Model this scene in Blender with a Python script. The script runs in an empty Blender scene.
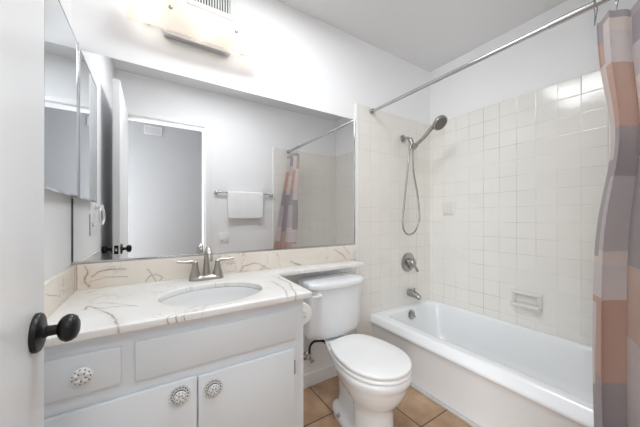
import bpy, bmesh, math, random
from mathutils import Vector, Matrix
R = math.radians
PI = math.pi
random.seed(4)
SC = bpy.context.scene
COL = SC.collection

# ------------------------------------------------------------------ camera, world, lights, exposure
cam_d = bpy.data.cameras.new('camera')
cam = bpy.data.objects.new('camera', cam_d)
COL.objects.link(cam)
cam.location = (0, 0, 1.10)
cam.rotation_euler = (R(90), 0, R(-32.33))
cam_d.sensor_width = 36
cam_d.lens = 264.5 / 640 * 36
cam_d.shift_y = 4.0 / 640
cam_d.clip_start = 0.02
SC.camera = cam

world = bpy.data.worlds.new('world')
SC.world = world
world.use_nodes = True
world.node_tree.nodes['Background'].inputs[0].default_value = (1, 1, 1, 1)
world.node_tree.nodes['Background'].inputs[1].default_value = 0.05

def area_light(name, loc, rot, sx, sy, power, col=(1, 1, 1)):
    l = bpy.data.lights.new(name, 'AREA')
    l.shape = 'RECTANGLE'; l.size = sx; l.size_y = sy; l.energy = power; l.color = col
    o = bpy.data.objects.new(name, l); COL.objects.link(o)
    o.location = loc; o.rotation_euler = rot
    return o
# added fill, not fixtures: two in the hallway, one under the bathroom ceiling
area_light('hall_fill_upper', (0.15, -0.45, 2.40), (R(35), 0, 0), 0.6, 0.3, 8.0, (0.94, 0.975, 1.0))  # added fill, tilted from the hallway through the doorway
area_light('hall_fill_side', (-0.85, -0.55, 1.15), (0, R(-90), R(18)), 1.9, 0.6, 54.0, (0.94, 0.975, 1.0))  # invented source in the hallway, brightens the tub apron through the doorway
area_light('room_fill_overhead', (0.50, 0.82, 2.40), (0, 0, 0), 0.70, 0.50, 14.5, (0.94, 0.975, 1.0))  # unseen overhead fill added to brighten the whole bathroom

SHADE_EMIT = 1.3
BULB_EMIT = 9.0
SC.view_settings.view_transform = 'Standard'
SC.view_settings.look = 'None'
SC.view_settings.gamma = 1
SC.view_settings.exposure = 0.14
SC.view_settings.use_curve_mapping = False
try:
    SC.cycles.max_bounces = 14
    SC.cycles.diffuse_bounces = 8
    SC.cycles.glossy_bounces = 8
    SC.cycles.transmission_bounces = 8
    SC.cycles.caustics_reflective = False
    SC.cycles.caustics_refractive = False
    SC.cycles.use_denoising = True
    SC.cycles.sample_clamp_indirect = 6
except Exception:
    pass

# ------------------------------------------------------------------ room measures (metres)
XL, XR = -0.288, 2.1345          # wall with the cabinet, wall along the tub
YB, YF = 1.50, 0.02              # mirror wall, door wall
ZC = 2.422
CT = 0.795                       # counter top

# ------------------------------------------------------------------ materials
def lin(c):
    return tuple(((v / 255) / 12.92 if v / 255 <= 0.04045 else ((v / 255 + 0.055) / 1.055) ** 2.4) for v in c)

class N:
    """tiny node-tree builder"""
    def __init__(self, name):
        self.m = bpy.data.materials.new(name)
        self.m.use_nodes = True
        self.t = self.m.node_tree
        self.b = self.t.nodes['Principled BSDF']
    def n(self, typ, **kw):
        nd = self.t.nodes.new(typ)
        for k, v in kw.items():
            setattr(nd, k, v)
        return nd
    def l(self, a, b):
        self.t.links.new(a, b)
    def math(self, op, a, b=None, clamp=False):
        nd = self.n('ShaderNodeMath', operation=op, use_clamp=clamp)
        for i, x in enumerate((a, b)):
            if x is None: continue
            if hasattr(x, 'links'): self.l(x, nd.inputs[i])
            else: nd.inputs[i].default_value = x
        return nd.outputs[0]
    def vec(self, op, a, b=None, out=0):
        nd = self.n('ShaderNodeVectorMath', operation=op)
        for i, x in enumerate((a, b)):
            if x is None: continue
            if hasattr(x, 'links'): self.l(x, nd.inputs[i])
            else: nd.inputs[i].default_value = x
        return nd.outputs[out]
    def mix(self, fac, a, b):
        nd = self.n('ShaderNodeMix', data_type='RGBA')
        if hasattr(fac, 'links'): self.l(fac, nd.inputs[0])
        else: nd.inputs[0].default_value = fac
        for s, x in ((6, a), (7, b)):
            if hasattr(x, 'links'): self.l(x, nd.inputs[s])
            else: nd.inputs[s].default_value = (*x, 1)
        return nd.outputs[2]
    def noise(self, vec, scale, detail=2, rough=0.5, out=0):
        nd = self.n('ShaderNodeTexNoise')
        nd.inputs['Scale'].default_value = scale
        nd.inputs['Detail'].default_value = detail
        nd.inputs['Roughness'].default_value = rough
        if vec is not None: self.l(vec, nd.inputs['Vector'])
        return nd.outputs[out]
    def ramp(self, fac, stops, interp='LINEAR'):
        nd = self.n('ShaderNodeValToRGB')
        cr = nd.color_ramp
        cr.interpolation = interp
        while len(cr.elements) < len(stops): cr.elements.new(0.5)
        for e, (p, c) in zip(cr.elements, stops):
            e.position = p; e.color = (*c, 1)
        self.l(fac, nd.inputs[0])
        return nd.outputs[0]
    def pos(self):
        return self.n('ShaderNodeNewGeometry').outputs['Position']
    def bump(self, h, strength=0.2, dist=0.01):
        nd = self.n('ShaderNodeBump')
        nd.inputs['Strength'].default_value = strength
        nd.inputs['Distance'].default_value = dist
        self.l(h, nd.inputs['Height'])
        self.l(nd.outputs[0], self.b.inputs['Normal'])

def simple(name, col, rough=0.5, metal=0.0, spec=0.5, var=0.03, vscale=8.0, bump=0.0, bscale=200.0, coat=0.0):
    """plain procedural surface: base colour with a faint noise variation, optional fine bump"""
    k = N(name)
    c = lin(col)
    p = k.pos()
    nz = k.noise(p, vscale, 3)
    lo = tuple(v * (1 - var) for v in c); hi = tuple(min(1, v * (1 + var)) for v in c)
    k.l(k.mix(nz, lo, hi), k.b.inputs['Base Color'])
    k.b.inputs['Roughness'].default_value = rough
    k.b.inputs['Metallic'].default_value = metal
    k.b.inputs['Specular IOR Level'].default_value = spec
    if coat: k.b.inputs['Coat Weight'].default_value = coat
    if bump: k.bump(k.noise(p, bscale, 2), bump, 0.002)
    return k.m

def tile_mat(name, axis, x0, z0, size, col, grout, rough, off_seed):
    """square ceramic tiles laid in a grid, axis = 0 (along X) or 1 (along Y)"""
    k = N(name)
    p = k.pos()
    sx = k.n('ShaderNodeSeparateXYZ'); k.l(p, sx.inputs[0])
    a = k.math('DIVIDE', k.math('SUBTRACT', sx.outputs[axis], x0), size)
    b = k.math('DIVIDE', k.math('SUBTRACT', sx.outputs[2], z0), size)
    fa = k.math('FRACT', a); fb = k.math('FRACT', b)
    ea = k.math('MINIMUM', fa, k.math('SUBTRACT', 1.0, fa))
    eb = k.math('MINIMUM', fb, k.math('SUBTRACT', 1.0, fb))
    e = k.math('MINIMUM', ea, eb)
    ia = k.math('FLOOR', a); ib = k.math('FLOOR', b)
    cid = k.n('ShaderNodeCombineXYZ')
    k.l(ia, cid.inputs[0]); k.l(ib, cid.inputs[1]); cid.inputs[2].default_value = off_seed
    wn = k.n('ShaderNodeTexWhiteNoise', noise_dimensions='3D'); k.l(cid.outputs[0], wn.inputs['Vector'])
    c = lin(col)
    tcol = k.mix(wn.outputs[0], tuple(v * 0.985 for v in c), tuple(min(1, v * 1.01) for v in c))
    # the grout is patchy: clean here, stained there
    dirt = k.ramp(k.noise(p, 3.5, 3), [(0.40, (0, 0, 0)), (0.66, (1, 1, 1))])
    gcol = k.mix(dirt, tuple(v * 0.955 for v in c), lin(grout))
    line = k.math('LESS_THAN', e, 0.011)
    base = k.mix(line, tcol, gcol)
    # a few faint smudges of worn glaze
    sm = k.ramp(k.noise(p, 5.0, 4, 0.6), [(0.58, (0, 0, 0)), (0.75, (1, 1, 1))])
    base = k.mix(k.math('MULTIPLY', sm, 0.12), base, tuple(v * 0.9 for v in lin((206, 200, 192))))
    k.l(base, k.b.inputs['Base Color'])
    k.b.inputs['Roughness'].default_value = rough
    # pillowed edge, and each tile set at its own slight tilt
    edge = k.ramp(e, [(0.0, (0, 0, 0)), (0.03, (1, 1, 1))])
    tilt = k.math('ADD', k.math('MULTIPLY', k.math('SUBTRACT', fa, 0.5), k.math('SUBTRACT', wn.outputs[0], 0.5)),
                  k.math('MULTIPLY', k.math('SUBTRACT', fb, 0.5), k.math('SUBTRACT', wn.outputs[0], 0.4)))
    h = k.math('ADD', k.math('MULTIPLY', edge, 0.22), k.math('MULTIPLY', tilt, 0.9))
    h = k.math('ADD', h, k.math('MULTIPLY', k.noise(p, 14, 2), 0.25))
    k.bump(h, 0.5, 0.0035)
    return k.m

def vein_mat(name, base, polylines, flat, scale_warp=9.0, warp=0.030, width=0.0030, strength=0.85, cloud=(238, 230, 220), scribble=0.4):
    """cultured marble: cream body, brown-grey veins along warped lines (polylines in metres), flat = axes used"""
    k = N(name)
    p = k.pos()
    nv = k.noise(p, scale_warp, 3, 0.55, out=1)
    off = k.vec('SUBTRACT', nv, (0.5, 0.5, 0.5))
    sc = k.n('ShaderNodeVectorMath', operation='SCALE'); k.l(off, sc.inputs[0]); sc.inputs['Scale'].default_value = warp
    q = k.vec('ADD', p, sc.outputs[0])
    mask = (1.0, 1.0, 0.0) if flat == 'xy' else ((1.0, 0.0, 1.0) if flat == 'xz' else (0.0, 1.0, 1.0))
    q = k.vec('MULTIPLY', q, mask)
    d = None
    for (pl, wd) in polylines:
        if len(pl) > 3:                                  # round the corners off the line
            q2 = [pl[0]]
            for A, B in zip(pl[:-1], pl[1:]):
                q2 += [(A[0] * .75 + B[0] * .25, A[1] * .75 + B[1] * .25), (A[0] * .25 + B[0] * .75, A[1] * .25 + B[1] * .75)]
            pl = q2 + [pl[-1]]
        for A, B in zip(pl[:-1], pl[1:]):
            A = Vector(A); B = Vector(B)
            if flat == 'xy': A3 = Vector((A[0], A[1], 0)); B3 = Vector((B[0], B[1], 0))
            elif flat == 'xz': A3 = Vector((A[0], 0, A[1])); B3 = Vector((B[0], 0, B[1]))
            else: A3 = Vector((0, A[0], A[1])); B3 = Vector((0, B[0], B[1]))
            ba = B3 - A3
            pa = k.vec('SUBTRACT', q, tuple(A3))
            t = k.math('MULTIPLY', k.vec('DOT_PRODUCT', pa, tuple(ba), out=1), 1.0 / max(ba.length_squared, 1e-9), clamp=True)
            s = k.n('ShaderNodeVectorMath', operation='SCALE'); s.inputs[0].default_value = ba; k.l(t, s.inputs['Scale'])
            dd = k.vec('DISTANCE', pa, s.outputs[0], out=1)
            dd = k.math('DIVIDE', dd, wd)
            d = dd if d is None else k.math('MINIMUM', d, dd)
    scr = k.math('ABSOLUTE', k.math('SUBTRACT', k.noise(q, 7, 4, 0.6), 0.5))
    scr = k.math('SUBTRACT', 1.0, k.math('DIVIDE', scr, 0.018), clamp=True)
    scr = k.math('MULTIPLY', scr, k.ramp(k.noise(p, 5, 2), [(0.46, (0, 0, 0)), (0.60, (1, 1, 1))]))
    wid = k.math('MULTIPLY', k.noise(p, 30, 2), 2.0 * width)
    v = k.math('SUBTRACT', 1.0, k.math('DIVIDE', d, wid), clamp=True)
    br = k.ramp(k.noise(p, 24, 3), [(0.30, (0.25, 0.25, 0.25)), (0.55, (1, 1, 1))])
    v = k.math('MULTIPLY', k.math('POWER', v, 0.40), br)
    v = k.math('MULTIPLY', v, strength)
    v = k.math('MAXIMUM', v, k.math('MULTIPLY', scr, scribble))
    c = lin(base)
    body = k.mix(k.ramp(k.noise(p, 6, 4), [(0.45, (0, 0, 0)), (0.8, (1, 1, 1))]), c, lin(cloud))
    vc = k.mix(k.noise(p, 12, 2), lin((108, 98, 90)), lin((176, 150, 118)))
    # wide pale halo beside each vein
    halo = k.math('MULTIPLY', k.math('SUBTRACT', 1.0, k.math('DIVIDE', d, 0.016), clamp=True), 0.16)
    body = k.mix(halo, body, lin((190, 170, 146)))
    k.l(k.mix(v, body, vc), k.b.inputs['Base Color'])
    k.b.inputs['Roughness'].default_value = 0.22
    return k.m

M = {}
M['wall'] = simple('wall_paint', (238, 238, 239), 0.55, bump=0.05, bscale=120, var=0.01)
M['ceiling'] = simple('ceiling_paint', (222, 222, 223), 0.8, var=0.01)
M['trim'] = simple('trim_paint', (238, 238, 238), 0.35, var=0.01)
M['door'] = simple('door_paint', (237, 237, 238), 0.32, var=0.012, vscale=3)
M['cabinet'] = simple('cabinet_paint', (231, 236, 240), 0.42, var=0.015, vscale=5, bump=0.04, bscale=60)
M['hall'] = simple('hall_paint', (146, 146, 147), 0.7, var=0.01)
M['porcelain'] = simple('porcelain', (236, 238, 240), 0.12, var=0.006, coat=0.3)
M['plastic'] = simple('seat_plastic', (240, 240, 240), 0.25, var=0.006)
M['enamel'] = simple('tub_enamel', (236, 238, 240), 0.16, var=0.006)
M['sinkware'] = simple('sink_china', (226, 226, 226), 0.18, var=0.006)
M['nickel'] = simple('brushed_nickel', (176, 170, 163), 0.28, 1.0, var=0.05, vscale=30)
M['chrome'] = simple('chrome', (205, 205, 207), 0.12, 1.0, var=0.02)
M['steel'] = simple('rod_steel', (190, 190, 191), 0.22, 1.0, var=0.04, vscale=20)
M['shower'] = simple('shower_nickel', (172, 169, 165), 0.26, 1.0, var=0.05, vscale=30)
M['nozzle'] = simple('spray_face', (120, 118, 115), 0.45, 0.6, var=0.3, vscale=300)
M['black'] = simple('black_iron', (18, 18, 19), 0.36, 0.0, spec=0.35, var=0.1)
M['rubber'] = simple('black_hose', (20, 20, 21), 0.5, var=0.1)
M['ceramic'] = simple('knob_ceramic', (226, 226, 226), 0.25, var=0.01)
M['filigree'] = simple('filigree_gap', (120, 120, 122), 0.6, var=0.2, vscale=200)
M['paper'] = simple('toilet_paper', (242, 242, 241), 0.9, var=0.01, bump=0.1)
M['soap'] = simple('soap_dish_glaze', (224, 222, 217), 0.15, var=0.01)
M['caulk'] = simple('caulk', (196, 194, 190), 0.6, var=0.06, vscale=30)
M['ventwhite'] = simple('vent_plastic', (222, 222, 222), 0.5, var=0.01)
M['ventdark'] = simple('vent_inside', (84, 82, 80), 0.8, var=0.1)
M['bullnose'] = simple('bullnose_glaze', (236, 235, 232), 0.15, var=0.01)
M['hallvent'] = simple('hall_vent_metal', (176, 176, 178), 0.5, var=0.02)
M['bulbbase'] = simple('bulb_socket', (225, 222, 216), 0.5, var=0.02)

# mirrors
def mirror_mat(name, tint):
    k = N(name)
    nz = k.noise(k.pos(), 2.0, 1)
    k.l(k.mix(nz, tint, tuple(v * 0.995 for v in tint)), k.b.inputs['Base Color'])
    k.b.inputs['Metallic'].default_value = 1.0
    k.b.inputs['Roughness'].default_value = 0.0
    return k.m
M['mirror'] = mirror_mat('silvered_glass', (0.90, 0.905, 0.91))
M['cabmirror'] = mirror_mat('cabinet_silvered_glass', (0.80, 0.84, 0.87))

# tiles
M['tile_back'] = tile_mat('tile_mirror_wall', 0, 2.045, 1.933, 0.1085, (232, 229, 223), (200, 194, 186), 0.16, 1.0)
M['tile_right'] = tile_mat('tile_tub_wall', 1, 0.492, 1.933, 0.1085, (232, 230, 225), (182, 176, 169), 0.12, 2.0)
M['tile_front'] = tile_mat('tile_door_wall', 0, 2.045, 1.933, 0.1085, (232, 229, 223), (200, 194, 186), 0.16, 3.0)

# floor tiles
def floor_mat():
    k = N('floor_tile')
    p = k.pos()
    sx = k.n('ShaderNodeSeparateXYZ'); k.l(p, sx.inputs[0])
    s = 0.33
    a = k.math('DIVIDE', k.math('SUBTRACT', sx.outputs[0], 1.19), s)
    b = k.math('DIVIDE', k.math('SUBTRACT', sx.outputs[1], 0.89), s)
    fa = k.math('FRACT', a); fb = k.math('FRACT', b)
    e = k.math('MINIMUM', k.math('MINIMUM', fa, k.math('SUBTRACT', 1.0, fa)), k.math('MINIMUM', fb, k.math('SUBTRACT', 1.0, fb)))
    cid = k.n('ShaderNodeCombineXYZ'); k.l(k.math('FLOOR', a), cid.inputs[0]); k.l(k.math('FLOOR', b), cid.inputs[1])
    wn = k.n('ShaderNodeTexWhiteNoise', noise_dimensions='3D'); k.l(cid.outputs[0], wn.inputs['Vector'])
    sh = k.vec('ADD', p, k.vec('MULTIPLY', wn.outputs[1], (3, 3, 3)))
    mott = k.noise(sh, 7, 5, 0.6)
    c = k.ramp(mott, [(0.28, lin((152, 122, 97))), (0.5, lin((177, 146, 117))), (0.72, lin((196, 166, 138)))])
    c = k.mix(k.math('LESS_THAN', e, 0.010), c, lin((86, 62, 46)))
    k.l(c, k.b.inputs['Base Color'])
    k.b.inputs['Roughness'].default_value = 0.35
    k.bump(k.ramp(e, [(0, (0, 0, 0)), (0.02, (1, 1, 1))]), 0.3, 0.003)
    return k.m
M['floor'] = floor_mat()

# counter marble
M['marble'] = vein_mat('counter_marble', (241, 240, 238), [
    ([(-0.190, 1.152), (-0.193, 1.205), (-0.170, 1.164), (-0.145, 1.109), (-0.112, 1.065), (-0.092, 1.001), (-0.094, 0.965), (-0.080, 0.920)], 1.2),
    ([(-0.193, 1.205), (-0.155, 1.139), (-0.109, 1.141), (-0.052, 1.116)], 0.7),
    ([(-0.191, 1.231), (-0.140, 1.210), (-0.039, 1.108)], 0.5),
    ([(0.034, 0.925), (0.050, 0.945), (0.105, 0.962), (0.190, 0.956), (0.300, 0.975)], 0.55),
    ([(0.055, 0.925), (0.072, 0.943), (0.125, 0.955)], 0.55),
    ([(0.080, 0.925), (0.094, 0.940), (0.150, 0.945)], 0.5),
    ([(0.537, 1.259), (0.535, 1.102), (0.481, 0.932)], 0.8),
    ([(0.483, 1.184), (0.478, 1.049), (0.444, 0.934)], 0.7),
    ([(-0.224, 1.399), (-0.185, 1.468), (-0.174, 1.505), (-0.222, 1.526)], 0.6),
    ([(0.316, 0.894), (0.332, 0.917)], 0.8),
    ([(0.700, 1.420), (0.800, 1.400)], 0.5),
], 'xy', scribble=0.25, cloud=(235, 232, 228))
M['splash'] = vein_mat('splash_marble', (233, 226, 216), [
    ([(-0.247, 0.890), (-0.234, 0.865), (-0.250, 0.835), (-0.230, 0.806)], 1.5),
    ([(-0.224, 0.843), (-0.194, 0.868), (-0.141, 0.872), (-0.105, 0.872)], 1.4),
    ([(-0.230, 0.823), (-0.171, 0.840), (-0.098, 0.835)], 0.6),
    ([(-0.031, 0.803), (-0.001, 0.836), (0.043, 0.815), (0.029, 0.797)], 0.7),
    ([(-0.019, 0.859), (0.011, 0.798)], 0.6),
    ([(0.417, 0.797), (0.424, 0.825), (0.471, 0.833), (0.510, 0.839), (0.563, 0.804), (0.604, 0.779)], 0.9),
    ([(0.531, 0.789), (0.549, 0.813)], 0.8),
    ([(0.719, 0.828), (0.786, 0.800)], 1.3),
    ([(1.050, 0.885), (1.120, 0.840), (1.150, 0.810)], 0.8),
    ([(1.130, 0.895), (1.190, 0.845)], 0.8),
], 'xz', cloud=(228, 216, 204), warp=0.022)
M['sidesplash'] = vein_mat('side_splash_marble', (233, 226, 216), [
    ([(1.44, 0.890), (1.45, 0.850), (1.43, 0.805)], 1.3),
    ([(1.40, 0.880), (1.415, 0.820)], 0.5),
    ([(1.10, 0.870), (1.25, 0.830)], 0.4),
], 'yz', cloud=(230, 218, 206), warp=0.02)

# curtain cloth
def curtain_mat():
    k = N('curtain_cloth')
    uvn = k.n('ShaderNodeUVMap'); uvn.uv_map = 'UVMap'
    sx = k.n('ShaderNodeSeparateXYZ'); k.l(uvn.outputs[0], sx.inputs[0])
    u = sx.outputs[0]; v = sx.outputs[1]              # u: metres of cloth, v: height / 2 m
    G1 = lin((182, 174, 179)); G2 = lin((212, 205, 207)); G3 = lin((228, 222, 223)); P = lin((238, 226, 222)); B = lin((214, 180, 165)); B2 = lin((222, 196, 182)); D = lin((166, 158, 166))
    S = lambda lst: [(z / 2.0, c) for z, c in lst]
    r1 = k.ramp(v, S([(0.0, G1), (0.54, B), (0.815, G3), (0.937, P), (0.983, G2), (1.235, G1), (1.41, B), (1.645, G3), (1.76, P), (1.81, G1)]), 'CONSTANT')
    r2 = k.ramp(v, S([(0.0, G1), (0.50, P), (0.61, G3), (0.79, B), (0.815, G3), (0.937, P), (0.96, G1), (1.30, P), (1.50, P), (1.66, B), (1.745, G1)]), 'CONSTANT')
    r3 = k.ramp(v, S([(0.0, G1), (0.40, G3), (0.70, B2), (0.93, G1), (1.36, P), (1.58, G2), (1.70, D), (1.80, G1)]), 'CONSTANT')
    cell = k.math('FRACT', k.math('DIVIDE', u, 0.50))
    c = k.mix(k.math('GREATER_THAN', cell, 0.16), r2, r1)
    c = k.mix(k.math('GREATER_THAN', cell, 0.62), c, r3)
    wv = k.noise(uvn.outputs[0], 60, 4, 0.7)
    c2 = k.mix(k.math('MULTIPLY', wv, 0.34), c, lin((205, 198, 196)))
    k.l(c2, k.b.inputs['Base Color'])
    k.b.inputs['Roughness'].default_value = 0.75
    k.b.inputs['Sheen Weight'].default_value = 0.15
    k.bump(k.noise(uvn.outputs[0], 500, 2), 0.1, 0.001)
    tr = k.n('ShaderNodeBsdfTranslucent'); k.l(c2, tr.inputs[0])
    mx = k.n('ShaderNodeMixShader'); mx.inputs[0].default_value = 0.5
    k.l(k.b.outputs[0], mx.inputs[1]); k.l(tr.outputs[0], mx.inputs[2])
    k.l(mx.outputs[0], k.t.nodes['Material Output'].inputs[0])
    return k.m
M['curtain'] = curtain_mat()
M['towel'] = simple('terry_towel', (240, 240, 240), 0.95, var=0.02, vscale=40, bump=0.5, bscale=500)

def shade_mat():
    k = N('frosted_shade')
    k.b.inputs['Base Color'].default_value = (*lin((230, 221, 211)), 1)
    k.b.inputs['Roughness'].default_value = 0.3
    nz = k.noise(k.pos(), 10, 2)
    tr = k.n('ShaderNodeBsdfTranslucent')
    k.l(k.mix(nz, lin((242, 236, 228)), lin((238, 230, 220))), tr.inputs[0])
    mx = k.n('ShaderNodeMixShader'); mx.inputs[0].default_value = 0.75
    k.l(k.b.outputs[0], mx.inputs[1]); k.l(tr.outputs[0], mx.inputs[2])
    em = k.n('ShaderNodeEmission'); em.inputs[0].default_value = (1.0, 0.98, 0.955, 1); em.inputs[1].default_value = SHADE_EMIT * 0.12
    ad = k.n('ShaderNodeAddShader'); k.l(mx.outputs[0], ad.inputs[0]); k.l(em.outputs[0], ad.inputs[1])
    out = k.t.nodes['Material Output']; k.l(ad.outputs[0], out.inputs[0])
    return k.m
M['shade'] = shade_mat()
def bulb_mat():
    k = N('lit_bulb')
    k.b.inputs['Emission Color'].default_value = (1.0, 0.97, 0.93, 1)
    k.b.inputs['Emission Strength'].default_value = BULB_EMIT
    return k.m
M['bulb'] = bulb_mat()

# ------------------------------------------------------------------ mesh helpers (all in world coordinates)
def new(): return bmesh.new()

def box(bm, a, b, bev=0.0, seg=2):
    x0, y0, z0 = (min(a[i], b[i]) for i in range(3)); x1, y1, z1 = (max(a[i], b[i]) for i in range(3))
    t = bmesh.new()
    bmesh.ops.create_cube(t, size=1)
    for v in t.verts:
        v.co = Vector(((x0 + x1) / 2 + v.co.x * (x1 - x0), (y0 + y1) / 2 + v.co.y * (y1 - y0), (z0 + z1) / 2 + v.co.z * (z1 - z0)))
    if bev:
        bmesh.ops.bevel(t, geom=list(t.edges), offset=bev, segments=seg, affect='EDGES', profile=0.5)
    join(bm, t)
    return bm

def join(bm, t):
    me = bpy.data.meshes.new('tmp'); t.to_mesh(me); t.free(); bm.from_mesh(me); bpy.data.meshes.remove(me)

def loft(bm, rings, cap0=True, cap1=True, closed=True):
    vs = [[bm.verts.new(p) for p in r] for r in rings]
    n = len(rings[0])
    for i in range(len(vs) - 1):
        for j in range(n if closed else n - 1):
            k = (j + 1) % n
            try: bm.faces.new((vs[i][j], vs[i][k], vs[i + 1][k], vs[i + 1][j]))
            except ValueError: pass
    if cap0: bm.faces.new(list(reversed(vs[0])))
    if cap1: bm.faces.new(vs[-1])
    return vs

def frame(d):
    d = Vector(d).normalized()
    up = Vector((0, 0, 1)) if abs(d.z) < 0.95 else Vector((1, 0, 0))
    a = d.cross(up).normalized(); b = a.cross(d).normalized()
    return d, a, b

def lathe(bm, origin, axis, prof, n=32, sx=1.0, sy=1.0):
    """prof: list of (distance along axis, radius)"""
    o = Vector(origin); d, a, b = frame(axis)
    rings = []
    for h, r in prof:
        r = max(r, 0.0004)
        rings.append([o + d * h + a * (r * sx * math.cos(2 * PI * i / n)) + b * (r * sy * math.sin(2 * PI * i / n)) for i in range(n)])
    loft(bm, rings)
    return bm

def cyl(bm, p, q, r, n=20, r2=None):
    p = Vector(p); q = Vector(q)
    return lathe(bm, p, q - p, [(0, r), ((q - p).length, r if r2 is None else r2)], n)

def tube(bm, pts, r, n=12, sub=6):
    """smooth tube along a Catmull-Rom path; r a number or list per control point"""
    P = [Vector(p) for p in pts]
    rs = r if isinstance(r, (list, tuple)) else [r] * len(P)
    out, ro = [], []
    for i in range(len(P) - 1):
        p0 = P[max(i - 1, 0)]; p1 = P[i]; p2 = P[i + 1]; p3 = P[min(i + 2, len(P) - 1)]
        for s in range(sub):
            t = s / sub
            out.append(0.5 * ((2 * p1) + (p2 - p0) * t + (2 * p0 - 5 * p1 + 4 * p2 - p3) * t * t + (3 * p1 - p0 - 3 * p2 + p3) * t ** 3))
            ro.append(rs[i] + (rs[i + 1] - rs[i]) * t)
    out.append(P[-1]); ro.append(rs[-1])
    d, a, b = frame(out[1] - out[0])
    rings = []
    for i, c in enumerate(out):
        tdir = (out[min(i + 1, len(out) - 1)] - out[max(i - 1, 0)]).normalized()
        a = (a - tdir * a.dot(tdir)).normalized(); b = tdir.cross(a)
        rings.append([c + a * (ro[i] * math.cos(2 * PI * j / n)) + b * (ro[i] * math.sin(2 * PI * j / n)) for j in range(n)])
    loft(bm, rings)
    return bm

def ball(bm, c, r, sx=1, sy=1, sz=1, u=20, v=12):
    t = bmesh.new()
    bmesh.ops.create_uvsphere(t, u_segments=u, v_segments=v, radius=r)
    for w in t.verts: w.co = Vector((c[0] + w.co.x * sx, c[1] + w.co.y * sy, c[2] + w.co.z * sz))
    join(bm, t)
    return bm

def torus(bm, c, axis, R1, r, n=32, m=10):
    d, a, b = frame(axis); c = Vector(c)
    rings = []
    for i in range(n):
        t = 2 * PI * i / n; e = a * math.cos(t) + b * math.sin(t)
        rings.append([c + e * (R1 + r * math.cos(2 * PI * j / m)) + d * (r * math.sin(2 * PI * j / m)) for j in range(m)])
    loft(bm, rings + [rings[0]], False, False)
    bmesh.ops.remove_doubles(bm, verts=bm.verts, dist=1e-6)
    return bm

def wpos(o):
    v = Vector((0, 0, 0))
    while o: v = v + o.location; o = o.parent
    return v

def obj(name, bm, mat, parent=None, smooth=True, angle=40):
    bmesh.ops.recalc_face_normals(bm, faces=bm.faces)
    org = wpos(parent) if parent else Vector((0, 0, 0))
    if parent: bmesh.ops.translate(bm, verts=bm.verts, vec=-org)
    else:
        xs = [v.co for v in bm.verts]
        lo = Vector([min(c[i] for c in xs) for i in range(3)]); hi = Vector([max(c[i] for c in xs) for i in range(3)])
        org = Vector(((lo.x + hi.x) / 2, (lo.y + hi.y) / 2, lo.z))
        bmesh.ops.translate(bm, verts=bm.verts, vec=-org)
    me = bpy.data.meshes.new(name); bm.to_mesh(me); bm.free()
    for p in me.polygons: p.use_smooth = smooth
    if smooth: me.set_sharp_from_angle(angle=R(angle))
    me.materials.append(M[mat])
    o = bpy.data.objects.new(name, me); COL.objects.link(o)
    if parent: o.parent = parent
    else: o.location = org
    return o

def tag(o, label, cat, group=None):
    o['label'] = label; o['category'] = cat
    if group: o['group'] = group
    return o

def thing(name, loc, label, cat, group=None):
    o = bpy.data.objects.new(name, None); COL.objects.link(o)
    o.empty_display_size = 0.05; o.location = loc
    return tag(o, label, cat, group)

def struct(name, bm, mat, parent=None, smooth=False):
    o = obj(name, bm, mat, parent, smooth)
    if parent is None: o['kind'] = 'structure'
    return o

def rrect(x0, x1, y0, y1, r, z, n=16):
    """rounded rectangle ring, 4*n points, same count for any radius"""
    pts = []
    r = max(r, 1e-4)
    for (cx, cy, a0) in ((x1 - r, y1 - r, 0), (x0 + r, y1 - r, 90), (x0 + r, y0 + r, 180), (x1 - r, y0 + r, 270)):
        for i in range(n):
            t = R(a0 + 90 * i / (n - 1))
            pts.append(Vector((cx + r * math.cos(t), cy + r * math.sin(t), z)))
    return pts

# ------------------------------------------------------------------ the setting
T = 0.10
struct('floor', box(new(), (-1.6, -1.1, -0.05), (XR + T, YB + T, 0)), 'floor')
struct('ceiling', box(new(), (-1.6, -1.1, ZC), (XR + T, YB + T, ZC + 0.05)), 'ceiling')
struct('wall_back', box(new(), (XL - T, YB, 0), (XR + T, YB + T, ZC)), 'wall')
struct('wall_right', box(new(), (XR, YF - 0.11, 0), (XR + T, YB, ZC)), 'wall')
struct('wall_left', box(new(), (XL - T, YF - 0.11, 0), (XL, YB, ZC)), 'wall')
DX0, DX1, DZ = -0.236, 0.462, 2.035
w = new()
box(w, (XL, YF - 0.11, 0), (DX0, YF, ZC))
box(w, (DX1, YF - 0.11, 0), (XR, YF, ZC))
box(w, (DX0, YF - 0.11, DZ), (DX1, YF, ZC))
struct('wall_front', w, 'wall')
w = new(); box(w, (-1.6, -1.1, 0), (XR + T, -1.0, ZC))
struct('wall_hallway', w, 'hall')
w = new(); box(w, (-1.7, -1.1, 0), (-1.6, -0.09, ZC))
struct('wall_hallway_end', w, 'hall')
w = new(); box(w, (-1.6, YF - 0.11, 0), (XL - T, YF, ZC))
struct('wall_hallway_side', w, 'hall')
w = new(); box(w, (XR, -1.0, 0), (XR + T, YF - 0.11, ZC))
struct('wall_hallway_far', w, 'hall')

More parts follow.
